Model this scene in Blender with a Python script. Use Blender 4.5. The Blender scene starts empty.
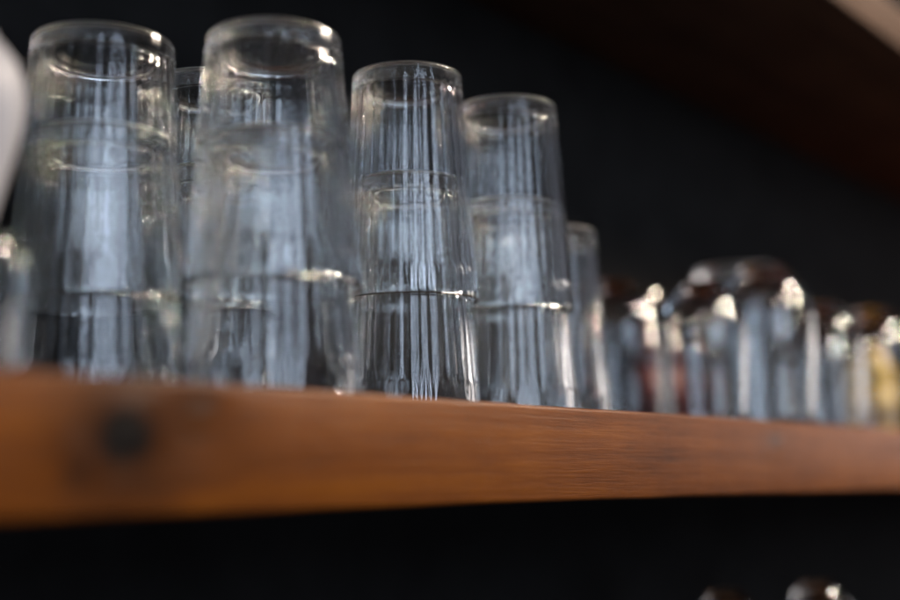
import bpy, bmesh, math, random
from mathutils import Vector, Matrix
random.seed(7)
MM = 0.001
scene = bpy.context.scene
col = scene.collection

# ------------------------------------------------------------------ camera
cam_d = bpy.data.cameras.new("camera")
cam = bpy.data.objects.new("camera", cam_d)
col.objects.link(cam)
cam_d.sensor_width = 36.0
cam_d.lens = 50.0
cam_d.clip_start = 0.02
cam_d.clip_end = 60.0
R_ = Vector((0.6335933, -0.77347373, -0.01726033))
U_ = Vector((-0.1036566, -0.10697698, 0.98884338))
F_ = Vector((0.76669083, 0.6247354, 0.14795556))
m = Matrix((R_, U_, -F_)).transposed().to_4x4()
m.translation = Vector((0.0, -0.371, -0.041))
cam.matrix_world = m
cam_d.dof.use_dof = True
cam_d.dof.focus_distance = 0.674
cam_d.dof.aperture_fstop = 1.95
cam_d.dof.aperture_blades = 0
scene.camera = cam

# ------------------------------------------------------------------ render settings
scene.view_settings.view_transform = 'Standard'
scene.view_settings.look = 'None'
scene.view_settings.exposure = 0.0
scene.view_settings.gamma = 1.0
cy = scene.cycles
cy.max_bounces = 40
cy.transmission_bounces = 40
cy.glossy_bounces = 16
cy.diffuse_bounces = 4
cy.transparent_max_bounces = 16
cy.caustics_reflective = False
cy.caustics_refractive = False
cy.sample_clamp_indirect = 0.0
cy.use_denoising = True

# ------------------------------------------------------------------ world: the dim room
world = bpy.data.worlds.new("World")
scene.world = world
world.use_nodes = True
wn = world.node_tree
bg = wn.nodes["Background"]
tcw = wn.nodes.new("ShaderNodeTexCoord")
dot = wn.nodes.new("ShaderNodeVectorMath"); dot.operation = 'DOT_PRODUCT'
dot.inputs[1].default_value = Vector((0.42, -0.86, 0.28)).normalized()
wn.links.new(tcw.outputs["Generated"], dot.inputs[0])
wr = wn.nodes.new("ShaderNodeMapRange")
wr.inputs[1].default_value = -0.1; wr.inputs[2].default_value = 1.0
wr.inputs[3].default_value = 0.015; wr.inputs[4].default_value = 0.13
wn.links.new(dot.outputs["Value"], wr.inputs[0])
wz = wn.nodes.new("ShaderNodeTexNoise"); wz.inputs["Scale"].default_value = 3.2; wz.inputs["Detail"].default_value = 3.0
wn.links.new(tcw.outputs["Generated"], wz.inputs["Vector"])
wc = wn.nodes.new("ShaderNodeMapRange")
wc.inputs[1].default_value = 0.38; wc.inputs[2].default_value = 0.62
wc.inputs[3].default_value = 0.25; wc.inputs[4].default_value = 1.75
wn.links.new(wz.outputs["Fac"], wc.inputs[0])
wm = wn.nodes.new("ShaderNodeMath"); wm.operation = 'MULTIPLY'
wn.links.new(wr.outputs[0], wm.inputs[0]); wn.links.new(wc.outputs[0], wm.inputs[1])
bg.inputs[0].default_value = (0.78, 0.82, 1.0, 1)
wn.links.new(wm.outputs[0], bg.inputs[1])

# ------------------------------------------------------------------ lamps: windows and bulbs of the room, plus added fills
def window_or_fill_light(name, loc, target, sx, sy, radiance, colour):
    d = bpy.data.lights.new(name, 'AREA')
    d.shape = 'RECTANGLE'
    d.size, d.size_y = sx, sy
    d.color = colour
    d.energy = radiance * sx * sy * math.pi
    o = bpy.data.objects.new(name, d)
    col.objects.link(o)
    o.location = loc
    o.rotation_euler = (Vector(target) - Vector(loc)).to_track_quat('-Z', 'Y').to_euler()
    return o

def bulb(name, loc, radius, energy, colour):
    d = bpy.data.lights.new(name, 'POINT')
    d.shadow_soft_size = radius
    d.energy = energy
    d.color = colour
    o = bpy.data.objects.new(name, d)
    col.objects.link(o)
    o.location = loc
    return o

COOL = (0.66, 0.79, 1.0)
WARM = (1.0, 0.82, 0.66)
for k in range(6):
    window_or_fill_light("window_or_fill_light", (-2.7 + 0.55*k, -3.2 - 0.10*k, 1.15), (0.4, 0, 0.1), 0.13, 1.6, 14.0, COOL)
for k in range(2):
    window_or_fill_light("window_or_fill_light", (3.4 + 0.12*k, -1.35 + 0.72*k, 0.30), (0.9, 0, 0.1), 0.26, 0.60, 6.0, (1.0, 0.90, 0.86))
window_or_fill_light("window_or_fill_light", (-2.6, -1.0, 0.95), (0.4, 0, 0.1), 0.9, 1.2, 0.9, COOL)  # added fill, brings cool light to the left halves of the tumblers
window_or_fill_light("window_or_fill_light", (-0.2, -2.0, -0.30), (0.6, 0.1, -0.15), 1.0, 0.5, 3.0, COOL)  # added low fill, lifts the wall under the shelf
for (x, y, z, e) in [(1.30, -0.85, 1.12, 30), (1.85, -0.75, 1.15, 40), (0.95, -1.35, 1.45, 22), (0.15, -1.35, 1.55, 12), (2.3, -1.0, 1.3, 45), (0.6, -2.0, 1.8, 22)]:
    bulb("bulb_light", (x, y, z), 0.035, e * (1.7 if y > -1.2 else 1.1), WARM)

# ------------------------------------------------------------------ helpers
def tag(o, label=None, cat=None, group=None, kind=None):
    if label: o['label'] = label
    if cat: o['category'] = cat
    if group: o['group'] = group
    if kind: o['kind'] = kind
    return o

def link_mesh(name, bm, mat, parent=None, smooth=True):
    me = bpy.data.meshes.new(name)
    bmesh.ops.recalc_face_normals(bm, faces=bm.faces)
    bm.to_mesh(me)
    bm.free()
    if smooth:
        for p in me.polygons: p.use_smooth = True
    me.materials.append(mat)
    o = bpy.data.objects.new(name, me)
    col.objects.link(o)
    if parent: o.parent = parent
    return o

def empty(name, loc):
    o = bpy.data.objects.new(name, None)
    o.empty_display_size = 0.02
    col.objects.link(o)
    o.location = loc
    return o

def new_mat(name):
    mt = bpy.data.materials.new(name)
    mt.use_nodes = True
    nt = mt.node_tree
    return mt, nt, nt.nodes["Principled BSDF"]

def glass_mat(name, colour=(0.992, 0.995, 0.993), rough=0.0, ior=1.5, film=0.02, scuff=0.16, frost=0.30):
    """clear glass with a thin, patchy film of dust and dried water on it"""
    mt = bpy.data.materials.new(name)
    mt.use_nodes = True
    nt = mt.node_tree
    nt.nodes.clear()
    N = nt.nodes.new
    out = N("ShaderNodeOutputMaterial")
    g = N("ShaderNodeBsdfGlass")
    g.inputs["Color"].default_value = (*colour, 1)
    g.inputs["Roughness"].default_value = rough
    g.inputs["IOR"].default_value = ior
    d = N("ShaderNodeBsdfDiffuse")
    d.inputs["Color"].default_value = (0.75, 0.76, 0.78, 1)
    tc = N("ShaderNodeTexCoord")
    nz = N("ShaderNodeTexNoise")
    nz.inputs["Scale"].default_value = 55.0
    nz.inputs["Detail"].default_value = 6.0
    mp = N("ShaderNodeMapping")
    mp.inputs["Scale"].default_value = (1, 1, 0.35)
    mr = N("ShaderNodeMapRange")
    mr.inputs[1].default_value = 0.40
    mr.inputs[2].default_value = 0.75
    mr.inputs[3].default_value = film * 0.3
    mr.inputs[4].default_value = film * 2.2
    mix = N("ShaderNodeMixShader")
    L = nt.links.new
    L(tc.outputs["Object"], mp.inputs[0])
    L(mp.outputs[0], nz.inputs["Vector"])
    L(nz.outputs["Fac"], mr.inputs[0])
    at = N("ShaderNodeAttribute"); at.attribute_name = "wear"
    sc = N("ShaderNodeTexNoise"); sc.inputs["Scale"].default_value = 420.0; sc.inputs["Detail"].default_value = 5.0
    L(tc.outputs["Object"], sc.inputs["Vector"])
    m1 = N("ShaderNodeMath"); m1.operation = 'MULTIPLY'; L(at.outputs["Fac"], m1.inputs[0]); L(sc.outputs["Fac"], m1.inputs[1])
    m2 = N("ShaderNodeMath"); m2.operation = 'MULTIPLY_ADD'; L(m1.outputs[0], m2.inputs[0]); m2.inputs[1].default_value = scuff; L(mr.outputs[0], m2.inputs[2])
    L(m2.outputs[0], mix.inputs[0])
    L(g.outputs[0], mix.inputs[1])
    L(d.outputs[0], mix.inputs[2])
    # stippled, worn base: frosted where the wear is
    m3 = N("ShaderNodeMath"); m3.operation = 'MULTIPLY_ADD'; L(at.outputs["Fac"], m3.inputs[0])
    m3.inputs[1].default_value = frost; m3.inputs[2].default_value = rough
    L(m3.outputs[0], g.inputs["Roughness"])
    L(mix.outputs[0], out.inputs[0])
    return mt

def wood_mat(name, light, mid, dark, knots=(), rough=0.34, grain=1.0):
    """varnished softwood: long growth bands, fine pores, saw marks and knots (given in metres)"""
    mt, nt, p = new_mat(name)
    N = nt.nodes.new
    L = nt.links.new
    tc = N("ShaderNodeTexCoord")
    # distance to the knots bends the grain round them
    base = tc.outputs["Object"]
    sep = N("ShaderNodeSeparateXYZ"); L(base, sep.inputs[0])
    def math_(op, a, b=None, clamp=False):
        n = N("ShaderNodeMath"); n.operation = op; n.use_clamp = clamp
        for i, v in enumerate((a, b)):
            if v is None: continue
            if isinstance(v, (int, float)): n.inputs[i].default_value = v
            else: L(v, n.inputs[i])
        return n.outputs[0]
    zb = sep.outputs["Z"]
    core = None; halo = None
    for (kx, kz, rx, rz, strength) in knots:
        nz0 = N("ShaderNodeTexNoise"); nz0.inputs["Scale"].default_value = 60; L(base, nz0.inputs["Vector"])
        wob = math_('MULTIPLY', math_('SUBTRACT', nz0.outputs["Fac"], 0.5), 0.9)
        dx = math_('DIVIDE', math_('SUBTRACT', sep.outputs["X"], kx), rx)
        dz = math_('DIVIDE', math_('SUBTRACT', sep.outputs["Z"], kz), rz)
        d2 = math_('ADD', math_('MULTIPLY', dx, dx), math_('MULTIPLY', dz, dz))
        d = math_('ADD', math_('SQRT', d2), wob)
        c = math_('MULTIPLY', math_('SUBTRACT', 1.25, d, True), strength, True)
        h = math_('MULTIPLY', math_('SUBTRACT', 1.0, math_('DIVIDE', d, 4.2), True), strength * 0.75, True)
        core = c if core is None else math_('MAXIMUM', core, c)
        halo = h if halo is None else math_('MAXIMUM', halo, h)
        bend = math_('DIVIDE', math_('MULTIPLY', dz, rz * 1.6), math_('ADD', d2, 1.0))
        zb = math_('SUBTRACT', zb, bend)
    comb = N("ShaderNodeCombineXYZ")
    L(sep.outputs["X"], comb.inputs[0]); L(sep.outputs["Y"], comb.inputs[1]); L(zb, comb.inputs[2])
    def noise(scale_vec, scale, detail=5.0, rough_=0.55, dist=0.0):
        mp = N("ShaderNodeMapping"); mp.inputs["Scale"].default_value = scale_vec
        L(comb.outputs[0], mp.inputs[0])
        n = N("ShaderNodeTexNoise"); n.inputs["Scale"].default_value = scale
        n.inputs["Detail"].default_value = detail; n.inputs["Roughness"].default_value = rough_
        n.inputs["Distortion"].default_value = dist
        L(mp.outputs[0], n.inputs["Vector"])
        return n.outputs["Fac"]
    broad = noise((2.2, 16, 30), 1.6, 4.0)
    bands = noise((3.0, 60, 190), 1.3, 4.0, 0.6, 0.25)
    pores = noise((34, 400, 900), 1.0, 4.0, 0.75)
    blot = noise((14, 14, 22), 1.0, 3.0)
    f = math_('ADD', math_('MULTIPLY', broad, 0.42), math_('MULTIPLY', bands, 0.2))
    f = math_('ADD', f, math_('MULTIPLY', pores, 0.38))
    f = math_('ADD', f, math_('MULTIPLY', math_('SUBTRACT', blot, 0.5), 0.22))
    ramp = N("ShaderNodeValToRGB")
    e = ramp.color_ramp.elements
    e[0].position = 0.34; e[0].color = (*dark, 1)
    e[1].position = 0.64; e[1].color = (*light, 1)
    k = e.new(0.5); k.color = (*mid, 1)
    L(f, ramp.inputs[0])
    cur = ramp.outputs[0]
    def mixc(fac, a, colour):
        n = N("ShaderNodeMix"); n.data_type = 'RGBA'
        L(fac, n.inputs[0]); L(a, n.inputs[6]); n.inputs[7].default_value = (*colour, 1)
        return n.outputs[2]
    if halo is not None:
        cur = mixc(halo, cur, tuple(c * 0.30 for c in mid))
        cur = mixc(core, cur, (0.005, 0.0035, 0.0025))
    L(cur, p.inputs["Base Color"])
    rr = N("ShaderNodeMapRange")
    rr.inputs[1].default_value = 0.3; rr.inputs[2].default_value = 0.7
    rr.inputs[3].default_value = rough + 0.10; rr.inputs[4].default_value = rough - 0.06
    L(f, rr.inputs[0]); L(rr.outputs[0], p.inputs["Roughness"])
    # grain and saw marks raise the surface
    saw = noise((260, 3, 14), 1.0, 2.0)
    hgt = math_('ADD', math_('MULTIPLY', pores, 0.6), math_('ADD', math_('MULTIPLY', bands, 0.7), math_('MULTIPLY', saw, 0.06)))
    b = N("ShaderNodeBump"); b.inputs["Strength"].default_value = 0.8 * grain
    b.inputs["Distance"].default_value = 0.0006
    L(hgt, b.inputs["Height"]); L(b.outputs[0], p.inputs["Normal"])
    return mt

def plain_mat(name, colour, rough=0.5, noise_amt=0.12, scale=40.0, bump=0.0, coat=0.0):
    mt, nt, p = new_mat(name)
    N = nt.nodes.new; L = nt.links.new
    tc = N("ShaderNodeTexCoord")
    n = N("ShaderNodeTexNoise"); n.inputs["Scale"].default_value = scale; n.inputs["Detail"].default_value = 6
    L(tc.outputs["Object"], n.inputs["Vector"])
    r = N("ShaderNodeValToRGB")
    r.color_ramp.elements[0].position = 0.3; r.color_ramp.elements[1].position = 0.7
    r.color_ramp.elements[0].color = (*[c * (1 - noise_amt) for c in colour], 1)
    r.color_ramp.elements[1].color = (*[min(1, c * (1 + noise_amt)) for c in colour], 1)
    L(n.outputs["Fac"], r.inputs[0]); L(r.outputs[0], p.inputs["Base Color"])
    p.inputs["Roughness"].default_value = rough
    p.inputs["Coat Weight"].default_value = coat
    if bump:
        b = N("ShaderNodeBump"); b.inputs["Strength"].default_value = bump; b.inputs["Distance"].default_value = 0.002
        L(n.outputs["Fac"], b.inputs["Height"]); L(b.outputs[0], p.inputs["Normal"])
    return mt

# ------------------------------------------------------------------ materials
KNOTS = ((0.2725, -0.0200, 0.0105, 0.0100, 1.9), (0.305, -0.010, 0.013, 0.012, 0.5),
         (0.252, -0.033, 0.007, 0.007, 0.42), (0.803, -0.0130, 0.010, 0.006, 0.45), (1.30, -0.03, 0.01, 0.008, 0.7))
M_wood = wood_mat("varnished_pine", (0.215, 0.066, 0.0040), (0.145, 0.040, 0.0026), (0.062, 0.016, 0.0014), KNOTS)
M_wood_top = wood_mat("upper_shelf_pine", (0.092, 0.054, 0.034), (0.070, 0.041, 0.026), (0.042, 0.024, 0.015), ((0.6, 0.36, 0.02, 0.01, 0.6),), rough=0.62)
M_wood_top.node_tree.nodes["Principled BSDF"].inputs["Specular IOR Level"].default_value = 0.08
M_wall = plain_mat("charcoal_paint", (0.0165, 0.0160, 0.0155), 0.8, 0.18, 18.0, 0.25)
M_wall.node_tree.nodes["Principled BSDF"].inputs["Specular IOR Level"].default_value = 0.02
M_wood.node_tree.nodes["Principled BSDF"].inputs["Specular IOR Level"].default_value = 0.20
M_glass = glass_mat("tumbler_glass", film=0.0, scuff=0.03)
M_glass_clean = glass_mat("clean_tumbler_glass", film=0.0, scuff=0.01)
M_goblet = glass_mat("goblet_glass", (0.985, 0.99, 0.99), ior=1.47, film=0.0)
M_white = plain_mat("white_ceramic", (0.40, 0.405, 0.43), 0.5, 0.03, 30, 0, 0.0)
M_amber = glass_mat("amber_glass", (0.55, 0.16, 0.06), film=0.0)
M_red = plain_mat("red_paper", (0.14, 0.022, 0.016), 0.5, 0.15)
M_brown = plain_mat("brown_liquid", (0.09, 0.022, 0.012), 0.12, 0.1, 30, 0, 0.6)
M_yellow = plain_mat("yellow_plastic", (0.42, 0.27, 0.02), 0.4, 0.1)
M_dark = plain_mat("glint_cap_steel", (0.62, 0.60, 0.57), 0.08, 0.05)  # mirror-polished finish added so the bottle caps throw bright glints
M_dark.node_tree.nodes["Principled BSDF"].inputs["Metallic"].default_value = 1.0

# ------------------------------------------------------------------ setting: back wall
bm = bmesh.new()
bmesh.ops.create_cube(bm, size=1.0, matrix=Matrix.Translation((1.2, 0.2755, 0.1)) @ Matrix.Diagonal((4.4, 0.10, 2.6, 1)))
tag(link_mesh("wall", bm, M_wall, smooth=False), kind="structure")

# ------------------------------------------------------------------ shelves
def board(name, x0, x1, y0, y1, z0, z1, mat, bev=0.0021, wav=0.00016):
    bm = bmesh.new()
    nx = 700
    prof = []
    # rounded rectangle section, slightly hand-worn arrises
    for (cy_, cz_, a0) in ((y0 + bev, z1 - bev, 90), (y0 + bev, z0 + bev, 180), (y1 - bev, z0 + bev, 270), (y1 - bev, z1 - bev, 0)):
        for s in range(4):
            a = math.radians(a0 + 30 * s)
            prof.append((cy_ + bev * math.cos(a), cz_ + bev * math.sin(a)))
    rng = random.Random(3)
    ph = [rng.uniform(0, 6.28) for _ in range(6)]
    rings = []
    for i in range(nx + 1):
        x = x0 + (x1 - x0) * i / nx
        w = wav * (math.sin(x * 19 + ph[0]) + 0.6 * math.sin(x * 47 + ph[1]) + 0.4 * math.sin(x * 113 + ph[2]))
        w += wav * rng.uniform(-0.35, 0.15)
        w2 = wav * rng.uniform(-0.3, 0.3) + wav * (math.sin(x * 23 + ph[3]) + 0.6 * math.sin(x * 61 + ph[4]))
        rings.append([bm.verts.new((x, y + (w2 * 0.6 if y < (y0 + y1) / 2 else 0), z + (w2 if z < (z0 + z1) / 2 else min(w, 0)))) for (y, z) in prof])
    n = len(prof)
    for a, b in zip(rings, rings[1:]):
        for j in range(n):
            bm.faces.new((a[j], a[(j + 1) % n], b[(j + 1) % n], b[j]))
    bm.faces.new(rings[0]); bm.faces.new(rings[-1][::-1])
    o = link_mesh(name, bm, mat)
    md = o.modifiers.new("edges", 'EDGE_SPLIT'); md.split_angle = math.radians(50)
    return o

tag(board("wooden_shelf", -0.35, 2.9, 0.0, 0.2245, -0.0495, 0.0, M_wood),
    "thick varnished orange pine shelf with a dark knot, carrying the stacked tumblers", "shelf")
tag(board("wooden_shelf", -0.35, 2.9, 0.0, 0.2245, 0.3497, 0.3900, M_wood_top),
    "brown wooden shelf high above the glasses, its pale front edge in the top corner", "shelf")
tag(board("wooden_shelf", -0.35, 2.9, 0.0, 0.2245, -0.290, -0.245, M_wood_top),
    "lower wooden shelf in the dark under the thick orange one", "shelf")

# ------------------------------------------------------------------ glassware
def lathe(profile, seg, ribs=0, amp=0.0, wear=None):
    """profile: (r, z, rib weight) in mm, from axis or rim round to axis"""
    bm = bmesh.new()
    wl = bm.verts.layers.float.new('wear')
    rings = []
    for (r, z, w) in profile:
        if r < 1e-6:
            rings.append([bm.verts.new((0, 0, z * MM))])
            continue
        ring = []
        for i in range(seg):
            t = 2 * math.pi * i / seg
            rr = r
            if ribs and w:
                s = abs(math.sin(ribs * t / 2))
                rr -= amp * w * (1 - s) ** 1.15
            ring.append(bm.verts.new((rr * MM * math.cos(t), rr * MM * math.sin(t), z * MM)))
        rings.append(ring)
    if wear:
        for ring, v in zip(rings, wear):
            for q in ring: q[wl] = v
    for a, b in zip(rings, rings[1:]):
        if len(a) == 1 and len(b) == 1: continue
        for i in range(seg):
            j = (i + 1) % seg
            if len(a) == 1: bm.faces.new((a[0], b[i], b[j]))
            elif len(b) == 1: bm.faces.new((a[i], a[j], b[0]))
            else: bm.faces.new((a[i], a[j], b[j], b[i]))
    return bm

def tumbler_bm(rB, rR, H, ribs=32, amp=0.7, inner_amp=0.28):
    out = lambda z: rR + (rB - rR) * z / H
    P = [(0, H - 1.1, 0), (rB * 0.45, H - 1.1, 0), (rB - 7, H - 1.0, 0), (rB - 5.2, H - 0.5, 0), (rB - 3.8, H - 0.05, 0)]
    cr = 1.5
    for s in range(7):                               # rounded heel of the base
        a = math.radians(90 - 15 * s)
        P.append((out(H - cr) - cr + cr * math.cos(a), H - cr + cr * math.sin(a), 0.28 * s / 6))
    for (z, w) in ((H - 6.5, 0.30), (H - 8.2, 0.40), (H - 9.5, 0.7), (H - 11, 1.0)):
        P.append((out(z), z, w))
    n = 16
    for i in range(1, n + 1):
        z = (H - 11) + (20 - (H - 11)) * i / n
        P.append((out(z), z, 1.0))
    for (z, w) in ((18.5, 0.9), (17, 0.65), (16, 0.35), (15, 0.1), (14, 0), (9, 0), (4, 0), (1.2, 0)):
        P.append((out(z), z, w))
    P += [(rR - 0.25, 0.35, 0), (rR - 1.0, 0.0, 0), (rR - 1.75, 0.35, 0), (rR - 2.0, 1.2, 0)]
    tin = lambda z: 2.0 + 0.35 * z / H
    iw = 1.0                                         # pressed glass: the inside follows the flutes
    zi = H - 9.0
    for i in range(0, 15):
        z = 6 + (zi - 3.4 - 6) * i / 14
        P.append((out(z) - tin(z), z, iw if 18 < z else 0))
    rc = 3.4
    r0 = out(zi - rc) - tin(zi)
    for s in range(1, 7):
        a = math.radians(15 * s)
        P.append((r0 - rc + rc * math.cos(a), zi - rc + rc * math.sin(a), iw * (1 - s / 6)))
    P += [(r0 * 0.6, zi + 0.25, 0), (r0 * 0.3, zi + 0.4, 0), (0, zi + 0.45, 0)]
    wear = [1.0 if (2 <= i <= 9) else (0.35 if i in (0, 1, 10, 11, 12) else 0.0) for i in range(len(P))]
    return lathe(P, ribs * 10, ribs, amp, wear)

def tumbler_mesh(*a, mat=M_glass, **k):
    o = link_mesh("drinking_glass", tumbler_bm(*a, **k), mat)
    return o

GRP = "upturned ribbed tumblers on the shelf"
def put(o, x, y, z, rot, label, tilt=(0.0, 0.0)):
    o.location = (x * MM, y * MM, z * MM)
    o.rotation_euler = (math.radians(tilt[0]), math.radians(tilt[1]), math.radians(rot))
    tag(o, label, "drinking glass", GRP)
    return o

def another(o):
    c = o.copy()
    col.objects.link(c)
    return c

# wide pair at the far left
a = tumbler_mesh(35.0, 43.4, 132.5, mat=M_glass_clean, ribs=32, amp=0.5)
put(a, 358.5, 142.8, 0.15, 4, "lower tumbler of the dark clear stack farthest left, its rim on the shelf")
put(another(a), 358.5, 142.8, 49.3, 9, "upper tumbler of the dark clear stack farthest left, with pink streaks on its right side", (0.15, -0.25))
# the nearest, milkier pair
b = tumbler_mesh(32.2, 42.3, 122.5, ribs=28, amp=0.75)
put(b, 395.5, 58.5, 0.15, 0, "lower tumbler of the blurred stack nearest the front, second stack from the left")
put(another(b), 395.5, 58.5, 51.5, 6, "upper tumbler of the blurred stack nearest the front, bright dots round its base", (-0.2, 0.45))
# the narrow ones: the sharp stack, the one beyond it, a single one, and a stack in the second row
c = tumbler_mesh(31.8, 40.3, 134.0, ribs=30, amp=0.75)
put(c, 535.4, 95.3, 0.15, 0, "lower tumbler of the sharpest stack, in the middle of the row")
put(another(c), 535.4, 95.3, 64.0, 5, "upper tumbler of the sharpest stack, its crisp ribbed base the focus of the photo", (0.3, -0.2))
put(another(c), 626.3, 90.3, 0.15, 3, "lower tumbler of the last double stack, right of the sharp one")
put(another(c), 626.3, 90.3, 65.0, 8, "upper tumbler of the last double stack, right of the sharp one")
put(another(c), 712.0, 118.0, 0.15, 2, "single short tumbler standing alone at the right end of the tall stacks")
put(another(c), 446.0, 166.0, 0.15, 2, "lower tumbler of the dim stack behind, seen between the two left stacks")
put(another(c), 446.0, 166.0, 54.0, 7, "upper tumbler of the dim stack behind, seen between the two left stacks")

# ------------------------------------------------------------------ left edge: white pot on an upturned round glass
def small_round_bm(r, H):
    P = [(0, H - 0.8, 0), (r * 0.35, H - 0.6, 0), (r * 0.5, H - 0.2, 0)]
    for s in range(9):
        a = math.radians(80 - 10 * s)
        P.append((r * 0.45 + r * 0.55 * math.cos(a), H - r * 0.62 + r * 0.62 * math.sin(a), 0))
    for z in (H * 0.3, 8, 1): P.append((r, z, 0))
    P += [(r - 0.9, 0, 0), (r - 1.9, 1, 0), (r - 2.0, 8, 0), (r - 2.2, H * 0.3, 0)]
    ri = r - 2.4; Hi = H - 5
    for s in range(9):
        a = math.radians(10 * s)
        P.append((ri * 0.45 + ri * 0.55 * math.cos(a), Hi - ri * 0.62 + ri * 0.62 * math.sin(a), 0))
    P.append((0, Hi + 0.1, 0))
    return lathe(P, 96)
o = link_mesh("drinking_glass", small_round_bm(31.0, 69.0), M_goblet)
o.location = (236.0 * MM, 58.5 * MM, 0.00015)
o.scale = (0.88, 0.88, 0.86)
tag(o, "upturned round shouldered glass under the white pot at the left edge", "drinking glass")
P = [(0, 0, 0), (14, 0, 0), (15.5, 0.5, 0), (17, 3, 0), (20, 14, 0), (24, 28, 0), (27.5, 42, 0), (28.5, 52, 0), (27.5, 60, 0), (24, 68, 0), (18.5, 74.5, 0), (15, 77, 0), (14.5, 80, 0), (13.5, 80.6, 0), (12.6, 80, 0), (12.6, 77, 0), (16, 73, 0), (22, 66, 0), (25, 58, 0), (25.8, 51, 0), (21, 26, 0), (15, 4, 0), (0, 3, 0)]
o = link_mesh("white_pot", lathe(P, 96), M_white)
o.location = (236.0 * MM, 58.5 * MM, 0.0596)
o.scale = (0.85, 0.85, 0.92)
tag(o, "round white ceramic pot standing on an upturned glass at the left edge", "pot")

# ------------------------------------------------------------------ right: upturned glasses and bottles, far out of focus
def dome_bm(r, H):
    """upturned stemless glass: wide bowl closing in a round thick bottom"""
    P = [(0, H - 0.7, 0), (r * 0.30, H - 0.6, 0), (r * 0.36, H - 0.1, 0), (r * 0.42, H - 0.5, 0)]
    for q in range(1, 11):
        a = math.radians(68 - 6.8 * q)
        P.append((r * math.cos(a), H - 46 + 46 * math.sin(a) * 1.05, 1.0 if 1 < q < 9 else 0.4))
    for z in (H * 0.5, H * 0.33, 10, 1): P.append((r * (0.86 + 0.14 * min(1.0, z / (H * 0.55))), z, 0))
    P += [(r * 0.86 - 0.9, 0, 0), (r * 0.86 - 1.7, 1, 0), (r * 0.885 - 1.9, 10, 0), (r * 0.944 - 2, H * 0.33, 0), (r * 0.987 - 2.2, H * 0.5, 0)]
    ri, Hi = r - 2.2, H - 5.5
    for q in range(1, 10):
        a = math.radians(9 * q)
        P.append((ri * math.cos(a), Hi - 40 + 40 * math.sin(a), 0))
    P.append((0, Hi, 0))
    return lathe(P, 144)

g0 = link_mesh("beer_glass", tumbler_bm(38.0, 45.0, 146.0, ribs=16, amp=0.05), M_goblet)
d0 = link_mesh("round_glass", dome_bm(40, 116), M_goblet)
spots = [(0, 1, 928.8, 61.4, 1.00, "large upturned round glass with the brightest reflections, at the shelf front among the blurred glasses"),
         (0, 1, 853.0, 150.0, 0.92, "upturned round glass nearest the ribbed tumblers, in the back row"),
         (0, 0, 1085.0, 158.0, 1.08, "tall wide upturned glass with a flat base, behind the large round glass"),
         (0, 1, 826.0, 62.0, 0.80, "smallest upturned round glass, right beside the last ribbed tumbler"),
         (0, 1, 1050.0, 64.0, 0.86, "upturned round glass just right of the large bright one, at the shelf front"),
         (0, 1, 1235.0, 150.0, 1.00, "upturned round glass half hidden in the back row, by the far right end"),
         (0, 1, 1165.0, 62.0, 0.90, "upturned round glass nearest the right edge, in front of the yellow bottle")]
seen = set()
for (_, dome, x, y, s, lab) in spots:
    src = d0 if dome else g0
    o = src if dome not in seen else another(src)
    seen.add(dome)
    o.location = (x * MM, y * MM, 0.0002)
    o.scale = (s, s, s * (1.13 if dome else 1.0))
    o.rotation_euler = (0, 0, x * 0.37)
    tag(o, lab, "drinking glass", "upturned round glasses at the right" if dome else None)

def bottle(x, y, r, H, body, label_m, lab, cat="bottle"):
    t = empty("bottle", (x * MM, y * MM, 0.0002))
    tag(t, lab, cat)
    hs = H * 0.62
    P = [(0, 1.5, 0), (r - 4, 0.5, 0), (r - 2, 0, 0), (r, 3, 0), (r, hs, 0), (r * 0.93, hs + 6, 0), (r * 0.7, hs + 16, 0), (r * 0.45, hs + 26, 0), (r * 0.38, H - 12, 0), (r * 0.44, H - 11, 0), (r * 0.44, H - 7, 0), (r * 0.36, H - 6, 0), (r * 0.36, H, 0), (0, H, 0)]
    link_mesh("bottle_body", lathe(P, 64), body, t)
    P = [(r * 0.40, H - 6.5, 0), (r * 0.42, H + 1.5, 0), (r * 0.36, H + 2.6, 0), (0, H + 2.8, 0)]
    link_mesh("cap", lathe(P, 48), M_dark, t)
    P = [(r + 0.05, hs * 0.22, 0), (r + 0.35, hs * 0.22, 0), (r + 0.35, hs * 0.78, 0), (r + 0.05, hs * 0.78, 0)]
    link_mesh("paper_label", lathe(P, 64), label_m, t)
    return t
bottle(985, 198, 21, 128, M_brown, M_red, "small brown bottle with a red label, nearest the ribbed tumblers")
bottle(1062, 200, 20, 132, M_brown, M_red, "small brown bottle with a red label, behind the large round glass")
bottle(1330, 125, 26, 120, M_yellow, M_yellow, "yellow bottle at the far right end of the shelf")

# ------------------------------------------------------------------ glasses down on the lower shelf
for (x, y, k, lab) in [(817, 55, 0.97, "upturned glass on the lower shelf, leftmost of the three tops"),
                    (868, 75, 1.02, "tallest upturned glass on the lower shelf, middle of the three tops"),
                    (1000, 60, 1.0, "upturned glass on the lower shelf, rightmost of the three tops")]:
    o = another(d0)
    o.rotation_euler = (0, 0, x)
    o.location = (x * MM, y * MM, -0.2448)
    o.scale = (0.78, 0.78, 1.05 * k)
    tag(o, lab, "drinking glass", "upturned glasses on the lower shelf")
